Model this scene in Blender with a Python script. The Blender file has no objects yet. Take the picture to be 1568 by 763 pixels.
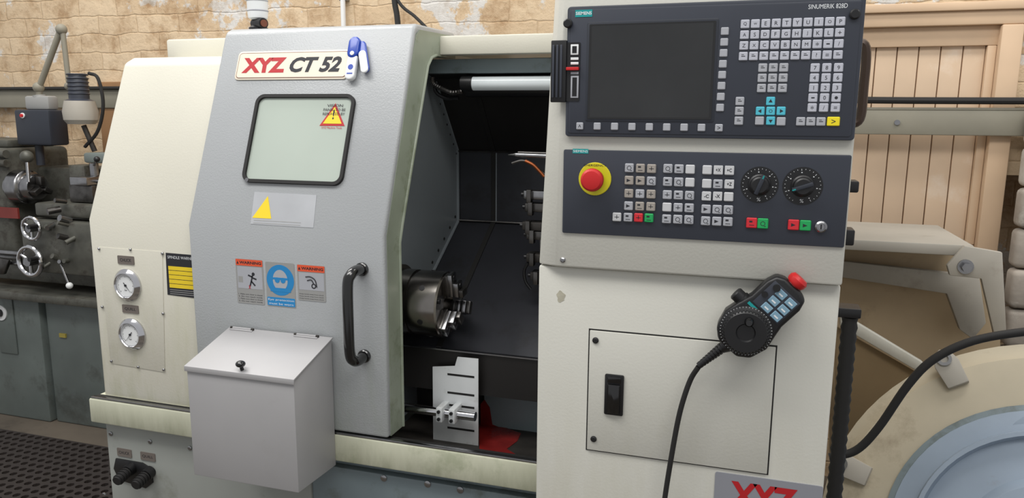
import bpy, bmesh, math, random
from math import sin, cos, radians as rad, pi
from mathutils import Vector, Matrix
random.seed(4)
S=bpy.context.scene
try:
    S.view_settings.view_transform='Standard'; S.view_settings.look='None'
except Exception: pass
# ------------------------------------------------------------ camera
FPX=1150.0; CX,CY=784.0,381.3
yaw,pitch,roll=rad(17.3),rad(10.0),rad(.4)
CAM=Vector((0,0,1.55))
fw=Vector((-sin(yaw)*cos(pitch),cos(yaw)*cos(pitch),-sin(pitch)))
R0=Vector((cos(yaw),sin(yaw),0)); U0=R0.cross(fw)
RR=R0*cos(roll)+U0*sin(roll); UU=U0*cos(roll)-R0*sin(roll)
cd=bpy.data.cameras.new('camera'); cam=bpy.data.objects.new('camera',cd); S.collection.objects.link(cam)
M=Matrix.Identity(4)
for i in range(3):
    M[i][0]=RR[i]; M[i][1]=UU[i]; M[i][2]=-fw[i]; M[i][3]=CAM[i]
cam.matrix_world=M; cd.sensor_width=36; cd.lens=36*FPX/1568; cd.clip_start=.05; S.camera=cam
def ray(u,v): return fw+RR*((u-CX)/FPX)+UU*((CY-v)/FPX)
# surveyed plane frames: local x,y in the surface, local z out of it
class Fr:
    def __init__(s,o,x,y):
        s.o=Vector(o); s.x=Vector(x).normalized(); s.y=Vector(y).normalized(); s.z=s.x.cross(s.y).normalized(); s.y=s.z.cross(s.x)
    def w(s,a,b,c=0): return s.o+s.x*a+s.y*b+s.z*c
    def px(s,u,v,c=0):
        r=ray(u,v); o=s.o+s.z*c; t=(o-CAM).dot(s.z)/r.dot(s.z); p=CAM+r*t-s.o
        return (p.dot(s.x),p.dot(s.y))
ID=Fr((0,0,0),(1,0,0),(0,1,0))
YZ=Fr((0,0,0),(0,1,0),(0,0,1))     # extrude along +X
def front(y): return Fr((0,y,0),(1,0,0),(0,0,1))
# ------------------------------------------------------------ materials
def lin(c):
    r=[]
    for v in c[:3]:
        v/=255.
        r.append(v/12.92 if v<=.04045 else ((v+.055)/1.055)**2.4)
    return (*r,1)
MC={}
def mat(name,col,rough=.5,metal=0,var=0,vs=6,bump=0,bs=200,dirt=0,dcol=(90,80,60),ds=3,dth=.62,emit=0,coat=0):
    if name in MC: return MC[name]
    m=bpy.data.materials.new(name); m.use_nodes=True; nt=m.node_tree; N=nt.nodes; L=nt.links
    b=N['Principled BSDF']; b.inputs['Base Color'].default_value=lin(col); b.inputs['Roughness'].default_value=rough; b.inputs['Metallic'].default_value=metal
    if coat: b.inputs['Coat Weight'].default_value=coat; b.inputs['Coat Roughness'].default_value=.1
    if emit: b.inputs['Emission Color'].default_value=lin(col); b.inputs['Emission Strength'].default_value=emit
    tc=N.new('ShaderNodeTexCoord')
    out=None
    if var:
        n=N.new('ShaderNodeTexNoise'); n.inputs['Scale'].default_value=vs; n.inputs['Detail'].default_value=6; L.new(tc.outputs['Object'],n.inputs['Vector'])
        cr=N.new('ShaderNodeValToRGB'); c=lin(col); e=cr.color_ramp.elements
        e[0].position=.3; e[1].position=.7
        e[0].color=(*[max(0,x*(1-var)) for x in c[:3]],1); e[1].color=(*[min(1,x*(1+var)) for x in c[:3]],1)
        L.new(n.outputs[0],cr.inputs[0]); out=cr.outputs[0]
    if dirt:
        n=N.new('ShaderNodeTexNoise'); n.inputs['Scale'].default_value=ds; n.inputs['Detail'].default_value=10; n.inputs['Roughness'].default_value=.7
        L.new(tc.outputs['Object'],n.inputs['Vector'])
        r=N.new('ShaderNodeValToRGB'); r.color_ramp.elements[0].position=dth; r.color_ramp.elements[1].position=min(1,dth+.12)
        r.color_ramp.elements[0].color=(0,0,0,1); r.color_ramp.elements[1].color=(dirt,dirt,dirt,1)
        L.new(n.outputs[0],r.inputs[0])
        mx=N.new('ShaderNodeMix'); mx.data_type='RGBA'; L.new(r.outputs[0],mx.inputs[0])
        if out: L.new(out,mx.inputs[6])
        else: mx.inputs[6].default_value=lin(col)
        mx.inputs[7].default_value=lin(dcol); out=mx.outputs[2]
    if out: L.new(out,b.inputs['Base Color'])
    if bump:
        n=N.new('ShaderNodeTexNoise'); n.inputs['Scale'].default_value=bs; n.inputs['Detail'].default_value=2; L.new(tc.outputs['Object'],n.inputs['Vector'])
        bp=N.new('ShaderNodeBump'); bp.inputs['Strength'].default_value=bump; bp.inputs['Distance'].default_value=.002
        L.new(n.outputs[0],bp.inputs['Height']); L.new(bp.outputs[0],b.inputs['Normal'])
    MC[name]=m; return m
def grime(m,z0,z1,col,amt,sc=14):
    """oily grime that thickens below height z1 (full at z0), broken up by vertical streak noise"""
    nt=m.node_tree; N=nt.nodes; L=nt.links; b=N['Principled BSDF']; inp=b.inputs['Base Color']
    tc=N.new('ShaderNodeTexCoord'); sp=N.new('ShaderNodeSeparateXYZ'); L.new(tc.outputs['Object'],sp.inputs[0])
    mr=N.new('ShaderNodeMapRange'); mr.inputs[1].default_value=z1; mr.inputs[2].default_value=z0; mr.inputs[3].default_value=0; mr.inputs[4].default_value=1; L.new(sp.outputs[2],mr.inputs[0])
    mp=N.new('ShaderNodeMapping'); mp.inputs['Scale'].default_value=(sc,sc,sc*.22); L.new(tc.outputs['Object'],mp.inputs[0])
    n=N.new('ShaderNodeTexNoise'); n.inputs['Scale'].default_value=1; n.inputs['Detail'].default_value=9; n.inputs['Roughness'].default_value=.7; L.new(mp.outputs[0],n.inputs['Vector'])
    r=N.new('ShaderNodeValToRGB'); r.color_ramp.elements[0].position=.42; r.color_ramp.elements[1].position=.68; L.new(n.outputs[0],r.inputs[0])
    mu=N.new('ShaderNodeMath'); mu.operation='MULTIPLY'; L.new(mr.outputs[0],mu.inputs[0]); L.new(r.outputs[0],mu.inputs[1])
    m2=N.new('ShaderNodeMath'); m2.operation='MULTIPLY'; m2.inputs[1].default_value=amt; L.new(mu.outputs[0],m2.inputs[0])
    mx=N.new('ShaderNodeMix'); mx.data_type='RGBA'; L.new(m2.outputs[0],mx.inputs[0]); mx.inputs[7].default_value=lin(col)
    if inp.is_linked: L.new(inp.links[0].from_socket,mx.inputs[6])
    else: mx.inputs[6].default_value=inp.default_value
    L.new(mx.outputs[2],inp)
cream=mat('cream_paint',(212,209,195),.42,var=.05,vs=2,bump=.12,dirt=.2,dcol=(160,160,126),ds=2.5,dth=.64); grime(cream,.85,1.25,(176,178,138),.6)
cabc=mat('cabinet_paint',(203,202,193),.45,var=.04,vs=2,bump=.12,dirt=.25,dcol=(172,167,145),ds=3,dth=.62); grime(cabc,.6,1.1,(170,165,136),.4)
doorg=mat('door_grey_paint',(164,167,169),.34,var=.05,vs=2.5,bump=.25,bs=260,dirt=.2,dcol=(140,150,134),ds=4,dth=.62); grime(doorg,.85,1.15,(140,150,130),.4)
flange=mat('door_edge_paint',(144,152,136),.4,var=.14,vs=8,dirt=.55,dcol=(92,102,70),ds=9,dth=.54)
boxg=mat('box_grey_paint',(168,167,168),.45,var=.05,vs=4,dirt=.12,dcol=(130,120,100),ds=5,dth=.6)
baseg=mat('base_grey_paint',(146,149,144),.5,var=.08,vs=4,dirt=.45,dcol=(98,100,80),ds=5,dth=.56)
basebl=mat('base_bluegrey_paint',(120,133,138),.5,var=.1,vs=5,dirt=.55,dcol=(76,80,68),ds=7,dth=.54)
railp=mat('rail_cream_stained',(194,195,174),.5,var=.1,vs=5,dirt=.5,dcol=(138,146,116),ds=6,dth=.54); grime(railp,.77,.84,(124,128,96),.5,18)
darks=mat('interior_dark_steel',(52,53,58),.34,.35,var=.14,vs=5,dirt=.45,dcol=(36,34,31),ds=8,dth=.52)
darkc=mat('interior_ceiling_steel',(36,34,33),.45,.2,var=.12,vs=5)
intl=mat('interior_light_steel',(128,135,140),.4,.2,var=.06,vs=4)
sheetw=mat('pale_sheet_steel',(212,215,216),.4,.1,var=.06,vs=9,dirt=.4,dcol=(120,112,95),ds=14,dth=.58)
blk=mat('black_plastic',(22,22,24),.4)
blkg=mat('black_gloss',(12,12,13),.18,coat=.5)
hndl=mat('worn_black_enamel',(14,14,15),.2,dirt=.8,dcol=(150,148,144),ds=16,dth=.60,coat=.5)
rub=mat('black_rubber',(28,27,27),.7)
seam=mat('seam_dark',(18,17,16),.7)
panel=mat('panel_anthracite',(54,58,68),.42,var=.04,vs=8)
panel2=mat('panel_inner_dark',(42,46,55),.45)
scr=mat('lcd_screen',(36,37,38),.12,var=.2,vs=9,coat=.3)
keyg=mat('key_grey',(168,170,176),.5)
keyw=mat('key_light',(198,199,201),.5)
keyt=mat('key_tan',(158,151,143),.5)
keyb=mat('key_cyan',(80,185,205),.5)
keyy=mat('key_yellow',(240,220,30),.5)
keyr=mat('key_red',(205,40,50),.5)
keygr=mat('key_green',(25,160,85),.5)
ink=mat('ink_dark',(35,36,42),.6)
inkw=mat('ink_white',(225,228,230),.6)
teal=mat('teal_label',(20,150,150),.4)
red=mat('red_plastic',(196,30,32),.42)
redp=mat('red_print',(180,28,35),.45)
yel=mat('yellow_plastic',(212,202,30),.45)
yelp=mat('yellow_print',(235,205,40),.45)
orange=mat('orange_print',(220,85,50),.45)
blu=mat('blue_print',(35,130,190),.45)
blup=mat('blue_plastic',(18,62,165),.3,coat=.3)
white=mat('white_plastic',(228,230,230),.35)
plate=mat('nameplate_cream',(226,216,198),.35)
brown=mat('brown_print',(110,60,40),.5)
labg=mat('label_grey',(150,150,148),.45)
tagm=mat('tag_taupe',(112,104,98),.5)
chrome=mat('chrome',(205,205,208),.12,1)
steel=mat('machined_steel',(150,150,152),.25,1,var=.15,vs=30)
chuckm=mat('chuck_steel',(128,124,120),.22,1,var=.28,vs=18)
dsteel=mat('dark_oily_steel',(92,90,88),.3,.9,var=.3,vs=25)
ddark=mat('greasy_iron',(58,55,52),.5,.4,var=.35,vs=20)
oldiron=mat('old_painted_iron',(90,90,83),.45,.25,var=.35,vs=9,dirt=.7,dcol=(50,44,38),ds=9,dth=.5)
silver=mat('silver_foil',(200,202,205),.3,.6,var=.06,vs=12)
glassy=mat('window_pane',(176,186,176),.08,var=.08,vs=2.2,coat=.8)
tube_w=mat('lamp_tube_glass',(205,212,215),.15,emit=.1)
copper=mat('copper',(190,110,70),.3,.9)
wood=mat('painted_boards',(216,190,162),.6,var=.08,vs=3,dirt=.55,dcol=(232,218,202),ds=3,dth=.55)
woodtrim=mat('painted_trim',(206,178,148),.6,var=.08,vs=4)
trunk=mat('grey_trunking',(136,132,118),.6,var=.1,vs=5)
lathegr=mat('lathe_green_grey',(102,110,107),.5,var=.15,vs=4,dirt=.5,dcol=(62,60,54),ds=5,dth=.55)
fanb=mat('fan_bluegrey',(146,160,176),.5,var=.1,vs=5,dirt=.3,dcol=(120,112,98),ds=6,dth=.58)
fanc=mat('fan_beige',(186,176,154),.6,var=.12,vs=4,dirt=.5,dcol=(126,110,88),ds=4,dth=.52)
slab=mat('grey_slab',(166,161,151),.6,var=.1,vs=4,dirt=.4,dcol=(120,110,95),ds=6,dth=.58)
beigep=mat('beige_panel',(176,156,126),.65,var=.14,vs=3,dirt=.4,dcol=(118,100,76),ds=4,dth=.55)
redpud=mat('red_oil',(112,28,26),.2,var=.35,vs=20)
# ------------------------------------------------------------ builder
class B:
    def __init__(s,name,parent=None):
        s.name=name; s.V=[]; s.F=[]; s.MI=[]; s.mats=[]; s.parent=parent
    def mi(s,m):
        if m not in s.mats: s.mats.append(m)
        return s.mats.index(m)
    def emit(s,bm,F,m):
        bmesh.ops.recalc_face_normals(bm,faces=bm.faces[:])
        k=s.mi(m); n=len(s.V); bm.verts.index_update()
        for v in bm.verts: s.V.append(F.w(*v.co))
        for f in bm.faces: s.F.append([n+v.index for v in f.verts]); s.MI.append(k)
        bm.free()
    def _bev(s,bm,bev,seg=2):
        if bev>0:
            es=[e for e in bm.edges if len(e.link_faces)==2 and e.calc_face_angle(0)>.5]
            bmesh.ops.bevel(bm,geom=es,offset=bev,segments=seg,profile=.5,affect='EDGES',clamp_overlap=True)
    def box(s,F,lo,hi,m,bev=0,seg=2):
        bm=bmesh.new(); bmesh.ops.create_cube(bm,size=1)
        for v in bm.verts:
            v.co=Vector([lo[i]+(v.co[i]+.5)*(hi[i]-lo[i]) for i in range(3)])
        s._bev(bm,bev,seg); s.emit(bm,F,m); return s
    def poly(s,F,pts,c0,c1,m,bev=0,seg=2):
        bm=bmesh.new(); a=[bm.verts.new((p[0],p[1],c0)) for p in pts]; b=[bm.verts.new((p[0],p[1],c1)) for p in pts]
        n=len(pts); bm.faces.new(a); bm.faces.new(b[::-1])
        for i in range(n): bm.faces.new((a[i],a[(i+1)%n],b[(i+1)%n],b[i]))
        bmesh.ops.recalc_face_normals(bm,faces=bm.faces[:])
        s._bev(bm,bev,seg); s.emit(bm,F,m); return s
    def hexa(s,F,lo4,hi4,m,bev=0):
        bm=bmesh.new(); a=[bm.verts.new(p) for p in lo4]; b=[bm.verts.new(p) for p in hi4]; n=len(a)
        bm.faces.new(a); bm.faces.new(b[::-1])
        for i in range(n): bm.faces.new((a[i],a[(i+1)%n],b[(i+1)%n],b[i]))
        bmesh.ops.recalc_face_normals(bm,faces=bm.faces[:])
        s._bev(bm,bev); s.emit(bm,F,m); return s
    def rev(s,F,c,prof,m,seg=32,sx=1):
        bm=bmesh.new(); rings=[]
        for r,h in prof:
            if r<1e-6: rings.append([bm.verts.new((c[0],c[1],h))])
            else: rings.append([bm.verts.new((c[0]+sx*r*cos(2*pi*i/seg),c[1]+r*sin(2*pi*i/seg),h)) for i in range(seg)])
        for p,q in zip(rings,rings[1:]):
            for i in range(seg):
                j=(i+1)%seg
                if len(p)==1 and len(q)==1: continue
                if len(p)==1: bm.faces.new((p[0],q[j],q[i]))
                elif len(q)==1: bm.faces.new((p[i],p[j],q[0]))
                else: bm.faces.new((p[i],p[j],q[j],q[i]))
        s.emit(bm,F,m); return s
    def cyl(s,F,c,r,c0,c1,m,seg=24,r2=None,bev=0):
        r2=r if r2 is None else r2
        if bev: pr=[(0,c0),(r,c0),(r2,c1-bev),(r2-bev,c1),(0,c1)]
        else: pr=[(0,c0),(r,c0),(r2,c1),(0,c1)]
        return s.rev(F,c,pr,m,seg)
    def rod(s,p,q,r,m,seg=16,r2=None):
        p=Vector(p); q=Vector(q); d=(q-p); L=d.length; z=d/L
        a=Vector((0,0,1)) if abs(z.z)<.9 else Vector((1,0,0)); x=a.cross(z).normalized(); y=z.cross(x)
        return s.cyl(Fr(p,x,y),(0,0),r,0,L,m,seg,r2)
    def ball(s,p,r,m,seg=20,squash=1):
        pr=[(r*sin(pi*i/10),-r*squash*cos(pi*i/10)) for i in range(11)]; pr[0]=(0,pr[0][1]); pr[-1]=(0,pr[-1][1])
        return s.rev(Fr(p,(1,0,0),(0,1,0)),(0,0),pr,m,seg)
    def tube(s,pts,r,m,seg=10,sub=6,ribs=0):
        P=[Vector(p) for p in pts]
        if sub>1 and len(P)>2:
            Q=[]; E=[P[0]*2-P[1]]+P+[P[-1]*2-P[-2]]
            for i in range(1,len(E)-2):
                for k in range(sub):
                    t=k/sub; a,b,c,d=E[i-1],E[i],E[i+1],E[i+2]
                    Q.append(.5*((2*b)+(c-a)*t+(2*a-5*b+4*c-d)*t*t+(3*b-a-3*c+d)*t**3))
            Q.append(P[-1]); P=Q
        bm=bmesh.new(); rings=[]; nx=None
        for i,p in enumerate(P):
            t=(P[min(i+1,len(P)-1)]-P[max(i-1,0)]).normalized()
            if nx is None:
                a=Vector((0,0,1)) if abs(t.z)<.9 else Vector((1,0,0)); nx=a.cross(t).normalized()
            nx=(nx-t*nx.dot(t)).normalized(); ny=t.cross(nx)
            rr=r*(1+(.18 if (ribs and i%2) else 0))
            rings.append([bm.verts.new(p+nx*rr*cos(2*pi*j/seg)+ny*rr*sin(2*pi*j/seg)) for j in range(seg)])
        for p,q in zip(rings,rings[1:]):
            for j in range(seg): bm.faces.new((p[j],p[(j+1)%seg],q[(j+1)%seg],q[j]))
        bm.faces.new(rings[0]); bm.faces.new(rings[-1])
        s.emit(bm,ID,m); return s
    def text(s,F,st,a0,b0,a1,b1,c,m,shear=0,bold=0,fit='both'):
        cu=bpy.data.curves.new('t','FONT'); cu.body=st; cu.size=1; cu.shear=shear; cu.offset=bold; cu.resolution_u=3; cu.extrude=0
        ob=bpy.data.objects.new('t',cu); S.collection.objects.link(ob)
        dg=bpy.context.evaluated_depsgraph_get(); dg.update()
        me=ob.evaluated_get(dg).to_mesh()
        vs=[v.co.copy() for v in me.vertices]; fs=[list(p.vertices) for p in me.polygons]
        ob.evaluated_get(dg).to_mesh_clear()
        bpy.data.objects.remove(ob); bpy.data.curves.remove(cu)
        if not vs: return s
        x0=min(v.x for v in vs);x1=max(v.x for v in vs);y0=min(v.y for v in vs);y1=max(v.y for v in vs)
        sx=(a1-a0)/max(1e-6,x1-x0); sy=(b1-b0)/max(1e-6,y1-y0)
        if fit=='keep': sx=sy=min(sx,sy)
        ox=(a0+a1)/2-sx*(x0+x1)/2; oy=(b0+b1)/2-sy*(y0+y1)/2
        k=s.mi(m); n=len(s.V)
        for v in vs: s.V.append(F.w(ox+v.x*sx,oy+v.y*sy,c))
        for f in fs: s.F.append([n+i for i in f]); s.MI.append(k)
        return s
    def done(s,ang=32):
        me=bpy.data.meshes.new(s.name); me.from_pydata([tuple(v) for v in s.V],[],s.F)
        for m in s.mats: me.materials.append(m)
        me.polygons.foreach_set('material_index',s.MI)
        me.polygons.foreach_set('use_smooth',[True]*len(s.F))
        me.update(); me.set_sharp_from_angle(angle=rad(ang))
        ob=bpy.data.objects.new(s.name,me); S.collection.objects.link(ob)
        if s.parent: ob.parent=s.parent
        return ob
def empty(name):
    e=bpy.data.objects.new(name,None); S.collection.objects.link(e); return e
def rrect(a0,b0,a1,b1,r,n=5):
    P=[]
    for cx,cy,t0 in ((a1-r,b0+r,-90),(a1-r,b1-r,0),(a0+r,b1-r,90),(a0+r,b0+r,180)):
        for i in range(n+1):
            t=rad(t0+90*i/n); P.append((cx+r*cos(t),cy+r*sin(t)))
    return P
def prect(F,u0,v0,u1,v1,c=0):   # surveyed rectangle -> local extents
    p=[F.px(u0,v0,c),F.px(u1,v0,c),F.px(u0,v1,c),F.px(u1,v1,c)]
    return ((p[0][0]+p[2][0])/2,(p[2][1]+p[3][1])/2,(p[1][0]+p[3][0])/2,(p[0][1]+p[1][1])/2)
def screw(b,F,u,v,r=.005,m=None,c=0):
    a=F.px(u,v,c); m=m or dsteel
    b.rev(F,a,[(r,c),(r,c+.002),(r*.6,c+.0035),(0,c+.0035)],m,12)

# ============================================================ CNC LATHE
lathe=empty('cnc_lathe')
XL,XR=-1.568,.162
# left body / headstock housing
b=B('headstock_housing',lathe)
b.poly(YZ,[(1.46,.80),(1.46,1.29),(1.615,1.68),(1.645,1.695),(2.55,1.70),(2.55,.80)],XL,-.80,cream,.012,3)
F15=front(1.80); r_=prect(F15,255,58,420,97)
b.box(ID,(r_[0],1.80,1.69),(-.80,2.5,r_[3]),cream,.006)
b.poly(YZ,[(1.46,.80),(1.46,1.28),(1.62,1.66),(1.85,1.68),(2.02,1.46),(2.02,.80)],-.797,-.794,intl)
F46=front(1.46)
p=[F46.px(*q) for q in ((151,378),(249,385),(253,570),(170,556))]
b.poly(F46,p,0,.0015,cream,.0006)
for q in ((152,381),(249,388),(251,566),(171,553),(157,470),(250,480),(200,382),(212,562)): screw(b,F46,*q,r=.0035,m=steel,c=.0015)
b.done()
# base
RT=.830
b=B('base_frame',lathe)
b.box(ID,(-1.58,1.425,.766),(-.366,1.458,RT),railp,.004)
b.box(ID,(-1.58,1.455,.766),(-.81,1.62,RT),railp,.004)
b.box(ID,(-1.575,1.428,RT),(-.366,1.440,RT+.005),steel,.001)
b.box(ID,(-1.575,1.441,RT),(-.366,1.456,RT+.0015),seam)
b.box(ID,(-1.56,1.45,.02),(-.95,2.4,.766),baseg,.006)
b.box(ID,(-.95,1.475,.02),(-.366,2.4,.766),basebl,.004)
b.box(ID,(-.95,1.455,.60),(-.366,1.48,.735),basebl,.003)
F45=front(1.45); F475=front(1.455)
for q in ((170,664),(291,686),(230,676),(160,757)): screw(b,F45,*q,r=.006,m=steel)
for q in ((588,732),(705,750),(655,741)): screw(b,F475,*q,r=.008,m=steel)
b.done()
# foot switch sockets
b=B('hydraulic_foot_connectors',lathe)
c0=F45.px(206,722)
b.poly(F45,[(c0[0]-.055+.0,c0[1]+.03),(c0[0]-.065,c0[1]),(c0[0]-.05,c0[1]-.03),(c0[0]+.035,c0[1]-.04),(c0[0]+.06,c0[1]-.02),(c0[0]+.055,c0[1]+.02),(c0[0]+.03,c0[1]+.03)],0,.004,blk,.001)
for (u,v) in ((203,715),(231,721)):
    a=F45.px(u,v); p0=F45.w(a[0],a[1],0); d=Vector((.05,-1,-.22)).normalized()
    b.rod(p0,p0+d*.02,.016,blk); b.rod(p0+d*.02,p0+d*.058,.012,rub)
    for k in range(4): b.rod(p0+d*(.022+k*.009),p0+d*(.026+k*.009),.0145,rub)
for (u,v,t) in ((191,693,'CHUCK'),(227,699,'QUILL')):
    a=F45.px(u,v); b.poly(F45,rrect(a[0]-.023,a[1]-.011,a[0]+.023,a[1]+.011,.002),0,.002,tagm)
    b.text(F45,t,a[0]-.017,a[1]-.004,a[0]+.017,a[1]+.004,.0023,ink)
b.done()
# door ------------------------------------------------------------
DX0,DX1=-1.238,-.733
b=B('sliding_door',lathe)
outer=[(1.43,.837),(1.43,1.297),(1.60,1.738),(1.607,1.749),(1.622,1.756),(1.85,1.76)]
inner=[(1.85,1.74),(1.63,1.737),(1.615,1.73),(1.453,1.29),(1.453,.837)]
b.poly(YZ,outer+inner,DX0,DX1,doorg,.007,3)
inner2=[(1.85,1.695),(1.72,1.693),(1.69,1.685),(1.668,1.665),(1.515,1.31),(1.50,1.27),(1.50,.837)]
outf=[(1.444,.838),(1.444,1.295),(1.610,1.728),(1.630,1.744),(1.85,1.750)]
b.poly(YZ,outf+inner2,DX1-.03,DX1+.001,flange)
b.tube([(DX1+.002,y+.003,z+.001) for y,z in inner2[1:]],.004,flange,8,1)
b.done()
FS=Fr((0,1.43,1.297),(1,0,0),(0,.170,.441)); FD=front(1.43)
# window
b=B('door_window',lathe)
p=[FS.px(*q) for q in ((397,144),(541,148),(531,284),(371,281))]
a0=(p[0][0]+p[3][0])/2;a1=(p[1][0]+p[2][0])/2;b1=(p[0][1]+p[1][1])/2;b0=(p[2][1]+p[3][1])/2
O=rrect(a0,b0,a1,b1,.022,6); I=rrect(a0+.0075,b0+.0075,a1-.0075,b1-.0075,.016,6)
n=len(O)
for i in range(n):
    j=(i+1)%n; b.poly(FS,[O[i],O[j],I[j],I[i]],0,.008,rub)
b.poly(FS,I,0,.002,glassy)
c=FS.px(512,176)
def tri(F,c,w,h,z,m,up=1): b.poly(F,[(c[0]-w/2,c[1]-h/2),(c[0]+w/2,c[1]-h/2),(c[0],c[1]+h/2)],z,z+.0004,m)
tri(FS,c,.064,.054,.0024,redp); tri(FS,(c[0],c[1]-.002),.048,.040,.0029,yelp)
b.text(FS,'!',c[0]-.002,c[1]-.012,c[0]+.002,c[1]+.012,.0035,ink,bold=.02)
for i,t in enumerate(('VISION','PANEL TO BE','REPLACED BY')): b.text(FS,t,c[0]-.028+.008*(i==0),c[1]+.018-.010*i,c[0]+.028-.008*(i==0),c[1]+.0245-.010*i,.0036,ink)
b.text(FS,'XYZ Machine Tools',c[0]-.026,c[1]-.034,c[0]+.026,c[1]-.029,.0036,redp)
b.cyl(FS,FS.px(381,277),.005,0,.009,steel,12)
b.done()
# handle
b=B('door_handle',lathe)
t=FD.px(546,410,.0); q=FD.px(560,549,.0)
xh=(t[0]+q[0])/2; zt,zb=t[1]+.004,q[1]-.0
b.tube([(xh+.006,1.43,zt-.006),(xh+.006,1.40,zt-.004),(xh+.004,1.383,zt-.010),(xh,1.376,zt-.030),(xh,1.374,(zt+zb)/2),(xh,1.376,zb+.028),(xh+.004,1.383,zb+.010),(xh+.006,1.40,zb+.004),(xh+.006,1.43,zb+.006)],.0115,hndl,16,8)
for z in (zt-.006,zb+.006): b.cyl(FD,(xh+.006,z),.015,0,.008,blkg,20,bev=.002)
b.done()
# name plate
b=B('machine_nameplate',lathe)
p=[FS.px(*q) for q in ((366,77),(537,80),(533,124),(362,121))]
a0=(p[0][0]+p[3][0])/2;a1=(p[1][0]+p[2][0])/2;b1=(p[0][1]+p[1][1])/2;b0=(p[2][1]+p[3][1])/2
b.poly(FS,rrect(a0,b0,a1,b1,.010),0,.003,plate,.0008)
b.poly(FS,rrect(a0+.004,b0+.004,a1-.004,b1-.004,.008),.003,.0034,brown)
b.poly(FS,rrect(a0+.0055,b0+.0055,a1-.0055,b1-.0055,.007),.0034,.0038,plate)
w=a1-a0
b.text(FS,'XYZ',a0+.018,b0+.017,a0+w*.45,b1-.017,.0042,redp,bold=.05)
b.text(FS,'CT 52',a0+w*.49,b0+.017,a1-.020,b1-.017,.0042,ink,shear=.25,bold=.04)
b.done()
# foil label under window
b=B('foil_label',lathe)
p=[FS.px(*q) for q in ((390,294),(485,299),(480,349),(384,343))]
b.poly(FS,p,0,.001,silver)
c=FS.px(405,320); b.poly(FS,[(c[0]-.027,c[1]-.022),(c[0]+.023,c[1]-.022),(c[0]+.004,c[1]+.03)],.0012,.0016,yelp)
for i in range(2): b.box(FS,(c[0]-.022,c[1]-.028-.006*i,.0012),(c[0]+.10,c[1]-.0268-.006*i,.0014),labg)
b.done()
# safety labels
def label(name,q,build):
    b=B(name,lathe); p=[FD.px(*t) for t in q]
    a0=(p[0][0]+p[3][0])/2;a1=(p[1][0]+p[2][0])/2;b1=(p[0][1]+p[1][1])/2;b0=(p[2][1]+p[3][1])/2
    build(b,a0,b0,a1,b1); b.done()
def warn(b,a0,b0,a1,b1):
    b.poly(FD,rrect(a0,b0,a1,b1,.003),0,.0008,labg)
    b.box(FD,(a0+.001,b1-.0155,.0008),(a1-.001,b1-.001,.0012),orange)
    b.text(FD,'WARNING',a0+.011,b1-.0115,a1-.004,b1-.005,.0014,ink,bold=.03)
    b.poly(FD,[(a0+.003,b1-.012),(a0+.009,b1-.012),(a0+.006,b1-.005)],.0013,.0014,ink)
def wa(b,a0,b0,a1,b1):
    warn(b,a0,b0,a1,b1); h=b1-b0
    b.box(FD,(a0+.004,b0+.34*h,.0008),(a1-.003,b1-.018,.0011),keyg)
    m=(a0+a1)/2; z=b0+.55*h
    b.cyl(FD,(m+.010,z+.013),.004,.0011,.0014,ink,14)
    for s_,e_ in (((m+.008,z+.010),(m+.004,z-.004)),((m+.004,z-.004),(m+.014,z-.014)),((m+.007,z+.006),(m-.004,z+.01)),((m+.008,z+.004),(m+.018,z+.001)),((m+.004,z-.004),(m+.000,z-.016))):
        d=Vector((e_[0]-s_[0],e_[1]-s_[1])); n_=Vector((-d.y,d.x)).normalized()*.0018
        b.poly(FD,[(s_[0]+n_.x,s_[1]+n_.y),(e_[0]+n_.x,e_[1]+n_.y),(e_[0]-n_.x,e_[1]-n_.y),(s_[0]-n_.x,s_[1]-n_.y)],.0011,.0014,ink)
    b.box(FD,(a0+.006,z-.008,.0011),(a0+.018,z+.006,.0013),labg)
    b.text(FD,'X',m-.004,z-.022,m+.002,z-.014,.0015,redp,bold=.04)
    for i in range(4): b.text(FD,'1. Make sure door is closed' if i%2 else '2. Do not reach inside',a0+.004,b0+.004+i*.0055,a1-.005,b0+.007+i*.0055,.001,ink)
def wb(b,a0,b0,a1,b1):
    warn(b,a0,b0,a1,b1); h=b1-b0; m=(a0+a1)/2; z=b0+.52*h
    b.box(FD,(a0+.004,b0+.30*h,.0008),(a1-.003,b1-.018,.0011),keyg)
    b.tube([FD.w(m-.014,z+.012,.0015),FD.w(m-.002,z+.013,.0015),FD.w(m+.01,z+.006,.0015),FD.w(m+.014,z-.010,.0015)],.0012,ink,6,4)
    b.tube([FD.w(m-.010,z+.004,.0015),FD.w(m+.0,z+.006,.0015),FD.w(m+.006,z-.002,.0015)],.0012,ink,6,4)
    b.rev(FD,(m+.006,z-.008),[(.006,.0011),(.006,.0015),(.0035,.0015),(.0035,.0011)],ink,16)
    for i in range(3): b.text(FD,'Keep hands away from chuck',a0+.004,b0+.003+i*.0052,a1-.005,b0+.006+i*.0052,.001,ink)
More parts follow.
